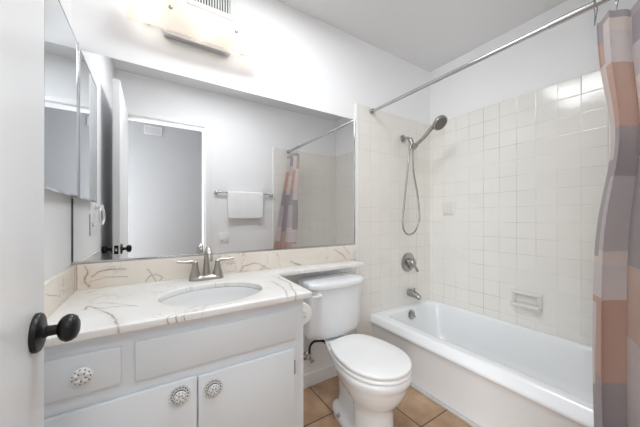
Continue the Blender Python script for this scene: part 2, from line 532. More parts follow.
# tiled surround of the tub: bullnose edge, then square tiles
TZ = 1.933
struct('wall_back_tile', box(new(), (1.278, YB - 0.008, 0), (XR, YB, TZ)), 'tile_back')
struct('wall_right_tile', box(new(), (XR - 0.008, YF, 0), (XR, YB - 0.008, TZ)), 'tile_right')
struct('wall_front_tile', box(new(), (1.235, YF, 0), (XR - 0.008, YF + 0.008, TZ)), 'tile_front')
struct('trim_1', box(new(), (1.250, YB - 0.010, 0), (1.278, YB, TZ), 0.004), 'bullnose', smooth=True)
struct('trim_2', box(new(), (1.205, YF, 0), (1.235, YF + 0.010, TZ), 0.004), 'bullnose', smooth=True)
# door casing on the bathroom side, jamb lining the opening
w = new()
box(w, (DX1, YF, 0), (DX1 + 0.050, YF + 0.014, DZ + 0.04), 0.003)
box(w, (DX0, YF, DZ), (DX1, YF + 0.014, DZ + 0.04), 0.003)
box(w, (DX1 - 0.014, YF - 0.11, 0), (DX1, YF, DZ))
box(w, (DX0, YF - 0.11, DZ - 0.014), (DX1 - 0.014, YF, DZ))
struct('trim_3', w, 'trim')
struct('baseboard_back', box(new(), (0.535, YB - 0.012, 0), (1.250, YB, 0.085), 0.003), 'trim')
struct('baseboard_front', box(new(), (DX1 + 0.05, YF, 0), (1.205, YF + 0.012, 0.085), 0.003), 'trim')
struct('trim_4', box(new(), (1.415, YF + 0.012, 0), (1.436, YB - 0.010, 0.018), 0.005), 'caulk')

# the entry door, swung open along the wall with the cabinet
DH = 0.050
d = obj('door_1', box(new(), (-0.226, DH, 0.010), (-0.186, 0.756, 2.030), 0.003), 'door'); d['kind'] = 'structure'
KY, KZ = 0.706, 0.883
for sgn, xf in ((1, -0.186), (-1, -0.226)):
    kn = new()
    lathe(kn, (xf, KY, KZ), (sgn, 0, 0), [(0.030, 0.010), (0.033, 0.017), (0.037, 0.0225), (0.044, 0.0262), (0.051, 0.0255), (0.058, 0.021), (0.062, 0.012), (0.063, 0.0)], 36)
    ko = obj('door_knob', kn, 'black', d)
    rs = new(); lathe(rs, (xf, KY, KZ), (sgn, 0, 0), [(0.0, 0.036), (0.004, 0.0365), (0.008, 0.034), (0.010, 0.027), (0.012, 0.016)], 40)
    obj('rosette', rs, 'black', ko)
    sh = new(); lathe(sh, (xf, KY, KZ), (sgn, 0, 0), [(0.010, 0.014), (0.016, 0.0115), (0.017, 0.010), (0.031, 0.0095)], 28)
    obj('shank', sh, 'black', ko)
lp = obj('latch_plate', box(new(), (-0.218, 0.7555, KZ - 0.029), (-0.194, 0.7575, KZ + 0.029), 0.0008), 'black', d)
obj('latch_bolt', box(new(), (-0.212, 0.757, KZ - 0.009), (-0.200, 0.766, KZ + 0.009), 0.002), 'chrome', lp)

# ------------------------------------------------------------------ bathtub
def bathtub():
    t = thing('bathtub', (1.78, 0.76, 0), 'white enamelled bathtub filling the tiled alcove', 'bathtub')
    x1, y0, y1 = XR - 0.010, YF + 0.010, YB - 0.0105
    rg = []
    # the front face leans from upright at the mirror wall to a broader slope at the other end
    for x0, xb, z in ((1.440, 1.440, 0.0), (1.436, 1.436, 0.06), (1.412, 1.412, 0.27), (1.404, 1.405, 0.292), (1.394, 1.398, 0.301), (1.387, 1.394, 0.307), (1.385, 1.392, 0.314), (1.388, 1.392, 0.321),
                      (1.396, 1.393, 0.327), (1.432, 1.397, 0.350), (1.439, 1.399, 0.356), (1.447, 1.404, 0.3615), (1.457, 1.414, 0.364)):
        ring = rrect(x0, x1, y0, y1, 0.001, z)
        for v in ring:
            if v.x < x0 + 0.002 and v.y > 0.7: v.x += xb - x0
        rg.append(ring)
    for (a, b, c, e, r, z) in ((1.470, 2.098, 0.085, 1.447, 0.085, 0.3655), (1.480, 2.092, 0.092, 1.440, 0.09, 0.364), (1.489, 2.086, 0.10, 1.434, 0.095, 0.358),
                               (1.497, 2.080, 0.11, 1.428, 0.10, 0.345), (1.504, 2.075, 0.125, 1.421, 0.105, 0.32), (1.522, 2.062, 0.19, 1.405, 0.115, 0.22),
                               (1.540, 2.048, 0.27, 1.392, 0.12, 0.14), (1.558, 2.032, 0.33, 1.375, 0.12, 0.095), (1.590, 2.000, 0.40, 1.340, 0.12, 0.072), (1.66, 1.93, 0.5, 1.26, 0.1, 0.066)):
        rg.append(rrect(a, b, c, e, r, z))
    bm = new(); loft(bm, rg, False, True)
    obj('tub_shell', bm, 'enamel', t, angle=50)
    ov = new()
    lathe(ov, (1.773, 1.4165, 0.313), (0, -1, 0.12), [(0.0, 0.036), (0.006, 0.036), (0.010, 0.031), (0.012, 0.018), (0.018, 0.016), (0.020, 0.008)], 32)
    o = obj('overflow_plate', ov, 'shower', t); o['label'] = 'metal overflow plate with a trip lever'
    lv = new(); tube(lv, [(1.773, 1.398, 0.315), (1.779, 1.390, 0.309), (1.785, 1.385, 0.300)], [0.005, 0.0045, 0.005], 10)
    obj('trip_lever', lv, 'shower', o)
    dr = new(); lathe(dr, (1.795, 1.22, 0.066), (0, 0, 1), [(0, 0.03), (0.003, 0.03), (0.004, 0.02)], 28)
    obj('drain', dr, 'shower', t)
bathtub()

# ------------------------------------------------------------------ vanity cabinet
def rosette_knob(parent, x, y, z, rp, rk, plate=True):
    """white ceramic knob with a pierced flower plate, axis -Y"""
    k = new()
    lathe(k, (x, y, z), (0, -1, 0), [(0, rk * 0.5), (0.008, rk * 0.5), (0.010, rk * 0.95), (0.014, rk), (0.017, rk * 0.9), (0.019, rk * 0.55), (0.0195, 0.0)], 28)
    ko = obj('knob', k, 'ceramic', parent)
    f = new()
    for i in range(5):
        a = 2 * PI * i / 5 + 0.3
        ball(f, (x + rk * 0.5 * math.cos(a), y - 0.0185, z + rk * 0.5 * math.sin(a)), rk * 0.27, 1, 0.5, 1, 10, 6)
    obj('flower', f, 'ceramic', ko)
    g = new()
    for i in range(5):
        a = 2 * PI * (i + 0.5) / 5 + 0.3
        ball(g, (x + rk * 0.42 * math.cos(a), y - 0.0188, z + rk * 0.42 * math.sin(a)), rk * 0.15, 1, 0.4, 1, 8, 5)
    for i in range(11):
        a = 2 * PI * i / 11
        ball(g, (x + rk * 0.80 * math.cos(a), y - 0.0172, z + rk * 0.80 * math.sin(a)), rk * 0.10, 1, 0.5, 1, 8, 5)
    obj('flower_hollows', g, 'filigree', ko)
    if plate:
        b = new(); lathe(b, (x, y, z), (0, -1, 0), [(0, rp * 0.88), (0.0015, rp * 0.88), (0.002, rp * 0.5)], 40)
        bo = obj('backing', b, 'filigree', ko)
        p = new()
        n = 16
        torus(p, (x, y - 0.002, z), (0, 1, 0), rp * 0.62, rp * 0.055, 32, 8)
        for i in range(n):
            a = 2 * PI * i / n
            ball(p, (x + rp * 0.90 * math.cos(a), y - 0.002, z + rp * 0.90 * math.sin(a)), rp * 0.135, 1, 0.35, 1, 10, 6)
            a += PI / n
            cyl(p, (x + rp * 0.6 * math.cos(a), y - 0.002, z + rp * 0.6 * math.sin(a)), (x + rp * 0.88 * math.cos(a), y - 0.002, z + rp * 0.88 * math.sin(a)), rp * 0.05, 8)
        obj('flower_plate', p, 'ceramic', ko)
    return ko

VX0, VX1, VF = XL + 0.002, 0.530, 0.966
def vanity():
    t = thing('vanity_cabinet', (0.12, 1.2, 0), 'white painted vanity cabinet under the marble counter', 'cabinet')
    c = new()
    th = 0.018
    box(c, (VX1 - th, VF, 0.0), (VX1, YB - 0.014, CT - 0.026), 0.001)            # side next to the toilet
    box(c, (VX0, VF, 0.0), (VX0 + th, YB - 0.014, CT - 0.026), 0.001)
    box(c, (VX0 + th, YB - 0.03, 0.09), (VX1 - th, YB - 0.014, CT - 0.17), 0)
    box(c, (VX0 + th, VF + 0.018, 0.09), (VX1 - th, YB - 0.03, 0.105), 0)
    # face frame: rails and stiles
    box(c, (VX0 + th, VF, 0.085), (VX1 - th, VF + 0.018, CT - 0.026), 0)          # face frame behind the doors and drawer
    box(c, (VX0 + th, VF + 0.05, 0.0), (VX1 - th, VF + 0.065, 0.09), 0)
    obj('body', c, 'cabinet', t, smooth=False)
    F = VF - 0.0165
    dr = obj('drawer', box(new(), (-0.236, F, 0.621), (-0.077, VF - 0.0005, 0.728), 0.004), 'cabinet', t)
    rosette_knob(dr, -0.160, F, 0.676, 0.03, 0.0235, plate=False)
    obj('false_drawer_front', box(new(), (-0.044, F + 0.004, 0.612), (0.488, VF - 0.0005, 0.731), 0.004), 'cabinet', t)
    d1 = obj('door', box(new(), (-0.236, F, 0.110), (0.1235, VF - 0.0005, 0.578), 0.004), 'cabinet', t)
    rosette_knob(d1, 0.073, F, 0.535, 0.0325, 0.0195)
    d2 = obj('door', box(new(), (0.1275, F, 0.110), (0.480, VF - 0.0005, 0.574), 0.004), 'cabinet', t)
    rosette_knob(d2, 0.173, F, 0.523, 0.0325, 0.0195)
    for dd, x in ((d2, 0.4835), (d1, -0.2395)):
        for z in (0.50, 0.20):
            h = new(); cyl(h, (x, F + 0.004, z - 0.025), (x, F + 0.004, z + 0.025), 0.0035, 12)
            for q in (-0.027, 0.027): ball(h, (x, F + 0.004, z + q), 0.0038, 1, 1, 1, 8, 6)
            obj('hinge', h, 'chrome', dd)
vanity()

# ------------------------------------------------------------------ counter with a shelf over the toilet, splashes
SCX, SCY, SAX, SAY = 0.214, 1.150, 0.196, 0.160      # sink opening
def counter():
    t = thing('countertop', (0.45, 1.3, CT - 0.025), 'cream marble countertop with a narrow shelf running over the toilet tank', 'countertop')
    x0, x1, xs = XL + 0.001, 0.556, 1.212
    yf, ysh, yb = 0.933, 1.356, YB - 0.001
    # outline, counter-clockwise from the front corner by the cabinet wall
    out = [(x0, yf)]
    r = 0.012
    for i in range(5):
        a = R(-90 + 90 * i / 4); out.append((x1 - r + r * math.cos(a), yf + r + r * math.sin(a)))
    r = 0.035
    for i in range(6):
        a = R(180 - 90 * i / 5); out.append((x1 + 0.014 + r + r * math.cos(a), ysh - r + r * math.sin(a)))
    r = 0.01
    for i in range(4):
        a = R(-90 + 90 * i / 3); out.append((xs - r + r * math.cos(a), ysh + r + r * math.sin(a)))
    out += [(xs, 1.4885), (1.2485, 1.4885), (1.2485, yb), (x0, yb)] if False else [(xs, yb), (x0, yb)]
    n = 64
    bm = new()
    rim = [(SCX + SAX * math.cos(2 * PI * i / n), SCY + SAY * math.sin(2 * PI * i / n)) for i in range(n)]
    th = 0.024
    def face(z):
        ov = [bm.verts.new((x, y, z)) for x, y in out]
        iv = [bm.verts.new((x, y, z)) for x, y in rim]
        es = [bm.edges.new((ov[i], ov[(i + 1) % len(ov)])) for i in range(len(ov))] + [bm.edges.new((iv[i], iv[(i + 1) % n])) for i in range(n)]
        bmesh.ops.triangle_fill(bm, edges=es, use_beauty=True)
        return ov, iv
    # top rounded over: top face inset a little
    def ins(p, dlt=0.003):
        return p
    to, ti = face(CT); bo, bi = face(CT - th)
    for A, B in ((to, bo), (ti, bi)):
        m = len(A)
        for i in range(m):
            bm.faces.new((A[i], A[(i + 1) % m], B[(i + 1) % m], B[i]))
    bmesh.ops.recalc_face_normals(bm, faces=bm.faces)
    sharp = [e for e in bm.edges if len(e.link_faces) == 2 and e.calc_face_angle(0) > R(60) and abs(e.verts[0].co.z - e.verts[1].co.z) < 1e-6]
    bmesh.ops.bevel(bm, geom=sharp, offset=0.004, segments=3, affect='EDGES', profile=0.5)
    obj('slab', bm, 'marble', t, angle=35)
    bs = new(); box(bs, (x0 + 0.0195, YB - 0.020, CT), (1.2485, YB - 0.0005, 0.902), 0.002)
    obj('backsplash', bs, 'splash', t)
    ss = new(); box(ss, (x0, yf + 0.004, CT), (x0 + 0.019, YB - 0.001, 0.902), 0.002)
    obj('side_splash', ss, 'sidesplash', t)
counter()

def sink():
    t = thing('sink', (SCX, SCY, 0.64), 'oval white undermount sink basin set into the marble countertop', 'sink')
    n = 64
    E2 = lambda k, z, dy=0.0: [Vector((SCX + SAX * k * math.cos(2 * PI * i / n), SCY + dy + SAY * k * math.sin(2 * PI * i / n), z)) for i in range(n)]
    bm = new()
    z0 = CT - 0.0245
    rings = [E2(1.10, z0 - 0.012), E2(1.10, z0), E2(0.99, z0), E2(0.975, z0 - 0.006), E2(0.95, z0 - 0.03), E2(0.88, z0 - 0.07), E2(0.74, z0 - 0.105), E2(0.5, z0 - 0.125), E2(0.25, z0 - 0.132), E2(0.12, z0 - 0.134)]
    back = [E2(0.12, z0 - 0.145), E2(0.5, z0 - 0.137), E2(0.76, z0 - 0.115), E2(0.92, z0 - 0.075), E2(1.0, z0 - 0.03), E2(1.02, z0 - 0.012)]
    loft(bm, rings + back + [rings[0]], False, False)
    bmesh.ops.remove_doubles(bm, verts=bm.verts, dist=1e-6)
    obj('basin', bm, 'sinkware', t)
    dr = new(); lathe(dr, (SCX, SCY, z0 - 0.150), (0, 0, 1), [(0, 0.018), (0.014, 0.018), (0.015, 0.026), (0.018, 0.026), (0.019, 0.02), (0.017, 0.016)], 28)
    obj('drain', dr, 'nickel', t)
sink()

def faucet():
    fx, fy = 0.226, 1.408
    t = thing('faucet', (fx, fy, CT), 'brushed nickel two-handle faucet standing behind the oval sink', 'faucet')
    b = new()
    rg = []
    for hx, hy, z in ((0.080, 0.027, 0), (0.080, 0.027, 0.006), (0.077, 0.024, 0.014), (0.070, 0.019, 0.020), (0.058, 0.014, 0.022)):
        rg.append(rrect(fx - hx, fx + hx, fy - hy, fy + hy, hy * 0.98, CT + z, 12))
    loft(b, rg)
    obj('base_plate', b, 'nickel', t)
    for s in (-1, 1):
        h = new()
        hx = fx + s * 0.052
        lathe(h, (hx, fy, CT + 0.016), (0, 0, 1), [(0, 0.026), (0.01, 0.024), (0.03, 0.018), (0.055, 0.0135), (0.068, 0.0125), (0.074, 0.0115), (0.077, 0.006)], 28)
        ho = obj('handle', h, 'nickel', t)
        l = new()
        tube(l, [(hx, fy, CT + 0.086), (hx + s * 0.018, fy - 0.002, CT + 0.091), (hx + s * 0.045, fy - 0.006, CT + 0.092), (hx + s * 0.078, fy - 0.010, CT + 0.097)], [0.0095, 0.0085, 0.006, 0.0052], 12)
        obj('lever', l, 'nickel', ho)
    sp = new()
    tube(sp, [(fx, fy + 0.004, CT + 0.016), (fx, fy + 0.006, CT + 0.05), (fx, fy + 0.008, CT + 0.100), (fx, fy - 0.004, CT + 0.134), (fx, fy - 0.034, CT + 0.150), (fx, fy - 0.066, CT + 0.140), (fx, fy - 0.082, CT + 0.112), (fx, fy - 0.085, CT + 0.098)],
         [0.019, 0.015, 0.0115, 0.0115, 0.0125, 0.0135, 0.0135, 0.0125], 18)
    obj('spout', sp, 'nickel', t)
faucet()

# ------------------------------------------------------------------ mirror and cabinet
t = thing('wall_mirror', (0.48, YB - 0.004, 0.905), 'wide rectangular mirror mounted on the wall above the sink', 'mirror')
MX0, MX1, MZ0, MZ1 = XL + 0.001, 1.2465, 0.9025, 1.812
obj('glass', box(new(), (MX0 + 0.003, YB - 0.006, MZ0 + 0.003), (MX1 - 0.003, YB - 0.0005, MZ1)), 'mirror', t, smooth=False)
fr = new()
box(fr, (MX0, YB - 0.010, MZ0), (MX1, YB - 0.0065, MZ0 + 0.010), 0.001)
box(fr, (MX1 - 0.006, YB - 0.010, MZ0 + 0.010), (MX1, YB - 0.0065, MZ1), 0.001)
obj('edge_channel', fr, 'chrome', t)
fr = new()
box(fr, (MX0, YB - 0.009, MZ0 + 0.010), (MX0 + 0.005, YB - 0.0065, 1.18), 0.0005)
obj('side_channel', fr, 'ventdark', t)

def medicine_cabinet():
    x1 = -0.264
    y0, y1, z0, z1 = 1.068, YB - 0.013, 1.183, 1.832
    t = thing('medicine_cabinet', (XL + 0.01, (y0 + y1) / 2, z0), 'mirrored medicine cabinet set in the wall beside the wide mirror', 'cabinet')
    obj('body', box(new(), (XL + 0.0005, y0 + 0.004, z0 + 0.004), (x1 - 0.010, y1 - 0.003, z1 - 0.004), 0.001), 'trim', t)
    dr = obj('mirror_door', box(new(), (x1 - 0.0095, y0 + 0.002, z0 + 0.002), (x1 - 0.001, y1 - 0.002, z1 - 0.002)), 'cabmirror', t, smooth=False)
    f = new(); w = 0.008
    box(f, (x1 - 0.0095, y0, z0), (x1, y0 + w, z1), 0.001)
    box(f, (x1 - 0.0095, y1 - w * 1.6, z0), (x1 + 0.0015, y1, z1), 0.001)
    box(f, (x1 - 0.0095, y0 + w, z0), (x1, y1 - w, z0 + w), 0.001)
    box(f, (x1 - 0.0095, y0 + w, z1 - w), (x1, y1 - w, z1), 0.001)
    obj('frame', f, 'chrome', dr)
medicine_cabinet()

# ------------------------------------------------------------------ vanity light and the exhaust grille over it
def vanity_light():
    x0, x1, zc = -0.094, 0.520, 2.048
    t = thing('vanity_light', ((x0 + x1) / 2, YB, 1.955), 'lit vanity light with a long bowed frosted glass shade over the mirror', 'wall lamp')
    obj('back_plate', box(new(), (0.045, YB - 0.040, 1.982), (0.355, YB - 0.0005, 2.085), 0.003), 'chrome', t)
    bm = new()
    n, m = 28, 10
    outer, inner = [], []
    for i in range(n + 1):
        u = i / n; x = x0 + (x1 - x0) * u
        bow = 0.018 * (1 - (2 * u - 1) ** 2)
        co, ci = [], []
        for j in range(m + 1):
            v = j / m
            z = 1.963 + 0.138 * v
            y = 1.425 - 0.032 * math.sin(PI * (0.15 + 0.70 * v)) - 0.014 * v - bow
            co.append(Vector((x, y, z))); ci.append(Vector((x, y + 0.005, z)))
        outer.append(co); inner.append(ci)
    rings = [outer[i] + list(reversed(inner[i])) for i in range(n + 1)]
    loft(bm, rings)
    obj('shade', bm, 'shade', t, angle=50)
    for sx in (0.069, 0.362):
        s = new()
        yy = 1.425 - 0.032 - 0.010 - 0.018 * (1 - (2 * (sx - x0) / (x1 - x0) - 1) ** 2)
        lathe(s, (sx, yy + 0.004, 2.050), (0, -1, 0), [(-0.03, 0.003), (0, 0.003), (0.0005, 0.0085), (0.004, 0.0085), (0.008, 0.0065), (0.010, 0.003)], 20)
        obj('finial', s, 'shower', t)
    for bx in (-0.015, 0.213, 0.425):
        so = new(); cyl(so, (bx, YB - (0.0405 if bx > 0.1 and bx < 0.3 else 0.0005), 2.035), (bx, YB - 0.044, 2.035), 0.018, 20)
        so = obj('socket', so, 'bulbbase', t)
        b = new(); lathe(b, (bx, YB - 0.044, 2.035), (0, -1, 0), [(0, 0.010), (0.008, 0.014), (0.02, 0.022), (0.03, 0.024), (0.04, 0.020), (0.046, 0.010), (0.048, 0.0)], 20)
        obj('bulb', b, 'bulb', so)
vanity_light()

def grille():
    x0, x1, z0, z1 = 0.148, 0.384, 2.188, 2.405
    t = thing('exhaust_vent', ((x0 + x1) / 2, YB, z0), 'white exhaust vent grille high on the wall above the vanity light', 'vent')
    f = new(); b = 0.024
    box(f, (x0, YB - 0.014, z0), (x1, YB - 0.001, z0 + b), 0.002); box(f, (x0, YB - 0.014, z1 - b), (x1, YB - 0.001, z1), 0.002)
    box(f, (x0, YB - 0.014, z0 + b), (x0 + b, YB - 0.001, z1 - b), 0.002); box(f, (x1 - b, YB - 0.014, z0 + b), (x1, YB - 0.001, z1 - b), 0.002)
    obj('frame', f, 'ventwhite', t)
    obj('duct_screen', box(new(), (x0 + b, YB - 0.003, z0 + b), (x1 - b, YB - 0.001, z1 - b)), 'ventdark', t, smooth=False)
    s = new(); k = 14
    for i in range(k):
        x = x0 + b + (x1 - x0 - 2 * b) * (i + 0.5) / k
        box(s, (x - 0.0035, YB - 0.012, z0 + b), (x + 0.0035, YB - 0.004, z1 - b), 0.001, 1)
    box(s, (x0 + b, YB - 0.0135, (z0 + z1) / 2 - 0.004), (x1 - b, YB - 0.004, (z0 + z1) / 2 + 0.004), 0.001, 1)
    obj('slats', s, 'ventwhite', t)
grille()

# ------------------------------------------------------------------ toilet
TX = 0.935
def egg(hw, yf, yb, hwb, z, yc=None, n=64, p=2.0, fast=1.0):
    """plan ring: half ellipse at the front (towards -Y), squarer rear of half width hwb"""
    yc = (yf + 0.20) if yc is None else yc
    pts = []
    for i in range(n):
        a = 2 * PI * i / n
        c, s = math.cos(a), math.sin(a)
        if s < 0:
            x = hw * math.copysign(abs(c) ** (2 / p), c); y = yc + (yc - yf) * -(abs(s) ** (2 / p))
        else:
            q = 3.2
            k = math.copysign(abs(c) ** (2 / q), c); y = yc + (yb - yc) * (abs(s) ** (2 / q))
            f = (y - yc) / (yb - yc)
            f = min(1.0, f * fast)
            w = hw + (hwb - hw) * (f * f * (3 - 2 * f))
            x = w * k
        pts.append(Vector((TX + x, y, z)))
    return pts

def toilet():
    t = thing('toilet', (TX, 1.15, 0), 'white two-piece toilet standing between the vanity and the bathtub', 'toilet')
    bm = new()
    rg = [egg(0.106, 0.870, 1.275, 0.090, 0.001, 1.0), egg(0.108, 0.868, 1.275, 0.092, 0.012, 1.0), egg(0.107, 0.870, 1.272, 0.089, 0.030, 1.0), egg(0.103, 0.872, 1.262, 0.070, 0.038, 0.98),
          egg(0.102, 0.872, 1.245, 0.052, 0.050, 1.0, fast=2.6), egg(0.100, 0.874, 1.240, 0.044, 0.10, 1.0, fast=2.8), egg(0.100, 0.876, 1.245, 0.046, 0.16, 1.0, fast=2.8), egg(0.104, 0.872, 1.255, 0.054, 0.190, 1.0, fast=2.4),
          egg(0.114, 0.856, 1.262, 0.060, 0.208, 0.99, fast=2.0), egg(0.132, 0.834, 1.275, 0.068, 0.235, 0.98, fast=1.5), egg(0.149, 0.815, 1.300, 0.078, 0.270, 0.97), egg(0.160, 0.803, 1.330, 0.084, 0.305, 0.97),
          egg(0.166, 0.797, 1.350, 0.088, 0.325, 0.97), egg(0.170, 0.790, 1.36, 0.090, 0.333, 0.97), egg(0.172, 0.786, 1.36, 0.092, 0.350, 0.97), egg(0.171, 0.787, 1.36, 0.092, 0.362, 0.97), egg(0.165, 0.793, 1.355, 0.088, 0.368, 0.97), egg(0.06, 0.90, 1.25, 0.05, 0.368, 1.0)]
    loft(bm, rg)
    obj('bowl', bm, 'porcelain', t, angle=60)
    def slab(dw, yf, yb, z0, z1, hwb=0.150):
        b = new(); r = 0.007; h = z1 - z0
        hw = 0.168 + dw
        prof = [(0.004, z0), (0.0, z0 + 0.004), (0.0, z1 - r), (r * 0.3, z1 - r * 0.3), (r, z1)]
        rs = [egg(hw - i, yf + i, yb - i, hwb - i, z, 0.975) for i, z in prof]
        rs.append(egg(hw * 0.5, yf + 0.1, yb - 0.08, hwb * 0.5, z1 + 0.0008, 0.975))
        loft(b, rs)
        return b
    obj('seat', slab(0.002, 0.785, 1.226, 0.3705, 0.388), 'plastic', t, angle=50)
    lid = obj('lid', slab(0.000, 0.787, 1.226, 0.3925, 0.412), 'plastic', t, angle=50)
    for s in (-1, 1):
        h = new(); box(h, (TX + s * 0.07 - 0.022, 1.228, 0.3685), (TX + s * 0.07 + 0.022, 1.248, 0.394), 0.006)
        obj('seat_hinge', h, 'plastic', t)
    # tank with bowed front
    def tank_ring(hw, yf, yb, z, bow=0.028, n=20):
        pts = []
        r = 0.05
        # front from left to right, bowed
        for i in range(n + 1):
            u = -1 + 2 * i / n
            pts.append(Vector((TX + 0.024 + (hw - 0.02) * u, yf + bow * u * u * 1.0 + (0.018 * max(0, abs(u) - 0.85) / 0.15), z)))
        for i in range(1, 6):
            a = R(90 * i / 6); pts.append(Vector((TX + 0.024 + hw - 0.02 + 0.02 * math.sin(a), yf + bow + 0.018 + 0.03 * (1 - math.cos(a)), z)))
        for i in range(7):
            a = R(90 * i / 6); pts.append(Vector((TX + 0.024 + hw - r + r * math.cos(a), yb - r + r * math.sin(a), z)))
        for i in range(7):
            a = R(90 + 90 * i / 6); pts.append(Vector((TX + 0.024 - hw + r + r * math.cos(a), yb - r + r * math.sin(a), z)))
        for i in range(5, 0, -1):
            a = R(90 * i / 6); pts.append(Vector((TX + 0.024 - hw + 0.02 - 0.02 * math.sin(a), yf + bow + 0.018 + 0.03 * (1 - math.cos(a)), z)))
        return pts
    b = new()
    YT = 1.484
    loft(b, [tank_ring(0.168, 1.305, YT - 0.02, 0.3780), tank_ring(0.186, 1.288, YT - 0.004, 0.3840), tank_ring(0.194, 1.279, YT, 0.3980), tank_ring(0.195, 1.273, YT, 0.4230), tank_ring(0.198, 1.262, YT, 0.6760), tank_ring(0.192, 1.268, YT - 0.004, 0.6780)])
    obj('tank', b, 'porcelain', t, angle=60)
    b = new()
    loft(b, [tank_ring(0.198, 1.262, YT, 0.6785), tank_ring(0.206, 1.253, YT, 0.6800), tank_ring(0.208, 1.250, YT, 0.6880), tank_ring(0.208, 1.250, YT, 0.7060), tank_ring(0.205, 1.254, YT - 0.002, 0.7150), tank_ring(0.192, 1.268, YT - 0.01, 0.7215), tank_ring(0.140, 1.31, YT - 0.05, 0.7240)])
    obj('tank_lid', b, 'porcelain', t, angle=60)
    l = new()
    cyl(l, (0.800, 1.285, 0.657), (0.800, 1.262, 0.657), 0.011, 20)
    ball(l, (0.800, 1.258, 0.657), 0.0115, 1, 0.8, 1)
    tube(l, [(0.800, 1.258, 0.657), (0.775, 1.250, 0.659), (0.735, 1.246, 0.662)], [0.007, 0.0075, 0.008], 12)
    obj('flush_lever', l, 'plastic', t)
    for s in (-1, 1):
        c = new(); lathe(c, (TX + s * 0.088, 1.150, 0.030), (0, 0, 1), [(0, 0.013), (0.006, 0.013), (0.008, 0.006), (0.022, 0.004), (0.026, 0.002)], 16)
        obj('floor_bolt', c, 'chrome', t)
toilet()

def supply():
    t = thing('water_supply_line', (0.86, 1.47, 0.18), 'black water supply hose looping from the wall valve under the toilet tank', 'hose')
    h = new()
    tube(h, [(0.840, 1.452, 0.235), (0.836, 1.440, 0.285), (0.850, 1.425, 0.318), (0.880, 1.410, 0.325), (0.915, 1.40, 0.318), (0.930, 1.41, 0.300)], 0.0075, 12)
    obj('hose', h, 'rubber', t)
    n = new(); cyl(n, (0.840, 1.452, 0.205), (0.840, 1.452, 0.240), 0.011, 6)
    obj('nut', n, 'chrome', t)
    v = new()
    cyl(v, (0.840, 1.500, 0.205), (0.840, 1.440, 0.205), 0.010, 16)
    lathe(v, (0.840, 1.499, 0.205), (0, -1, 0), [(0, 0.028), (0.003, 0.028), (0.008, 0.012)], 24)
    lathe(v, (0.840, 1.440, 0.205), (0, -1, 0), [(0, 0.006), (0.012, 0.006), (0.013, 0.017), (0.022, 0.017), (0.024, 0.010)], 20, 1.0, 0.6)
    obj('valve', v, 'chrome', t)
supply()

def paper_holder():
    t = thing('toilet_paper_holder', (VX1, 1.13, 0.655), 'white toilet paper holder mounted on the side of the vanity', 'toilet paper holder')
    for y in (1.066, 1.186):
        c = new()
        box(c, (VX1 + 0.0005, y - 0.007, 0.635), (VX1 + 0.012, y + 0.007, 0.695), 0.003)
        lathe(c, (VX1 + 0.055, y - 0.006, 0.661), (0, 1, 0), [(0, 0.012), (0.002, 0.016), (0.010, 0.016), (0.012, 0.012)], 20)
        box(c, (VX1 + 0.01, y - 0.006, 0.650), (VX1 + 0.055, y + 0.006, 0.672), 0.003)
        obj('bracket', c, 'plastic', t)
    s = new(); cyl(s, (VX1 + 0.055, 1.072, 0.661), (VX1 + 0.055, 1.180, 0.661), 0.010, 16)
    obj('spindle', s, 'plastic', t)
    r = new()
    cx, cz = VX1 + 0.055, 0.6512
    n = 40
    ring = lambda rad, y: [Vector((cx + rad * math.cos(2 * PI * i / n), y, cz + rad * math.sin(2 * PI * i / n))) for i in range(n)]
    R4 = [ring(0.048, 1.076), ring(0.051, 1.079), ring(0.051, 1.172), ring(0.048, 1.175), ring(0.02, 1.175), ring(0.02, 1.076), ring(0.048, 1.076)]
    loft(r, R4, False, False); bmesh.ops.remove_doubles(r, verts=r.verts, dist=1e-6)
    tag(obj('toilet_paper_roll', r, 'paper'), 'roll of white toilet paper hanging beside the toilet tank', 'toilet paper')
paper_holder()

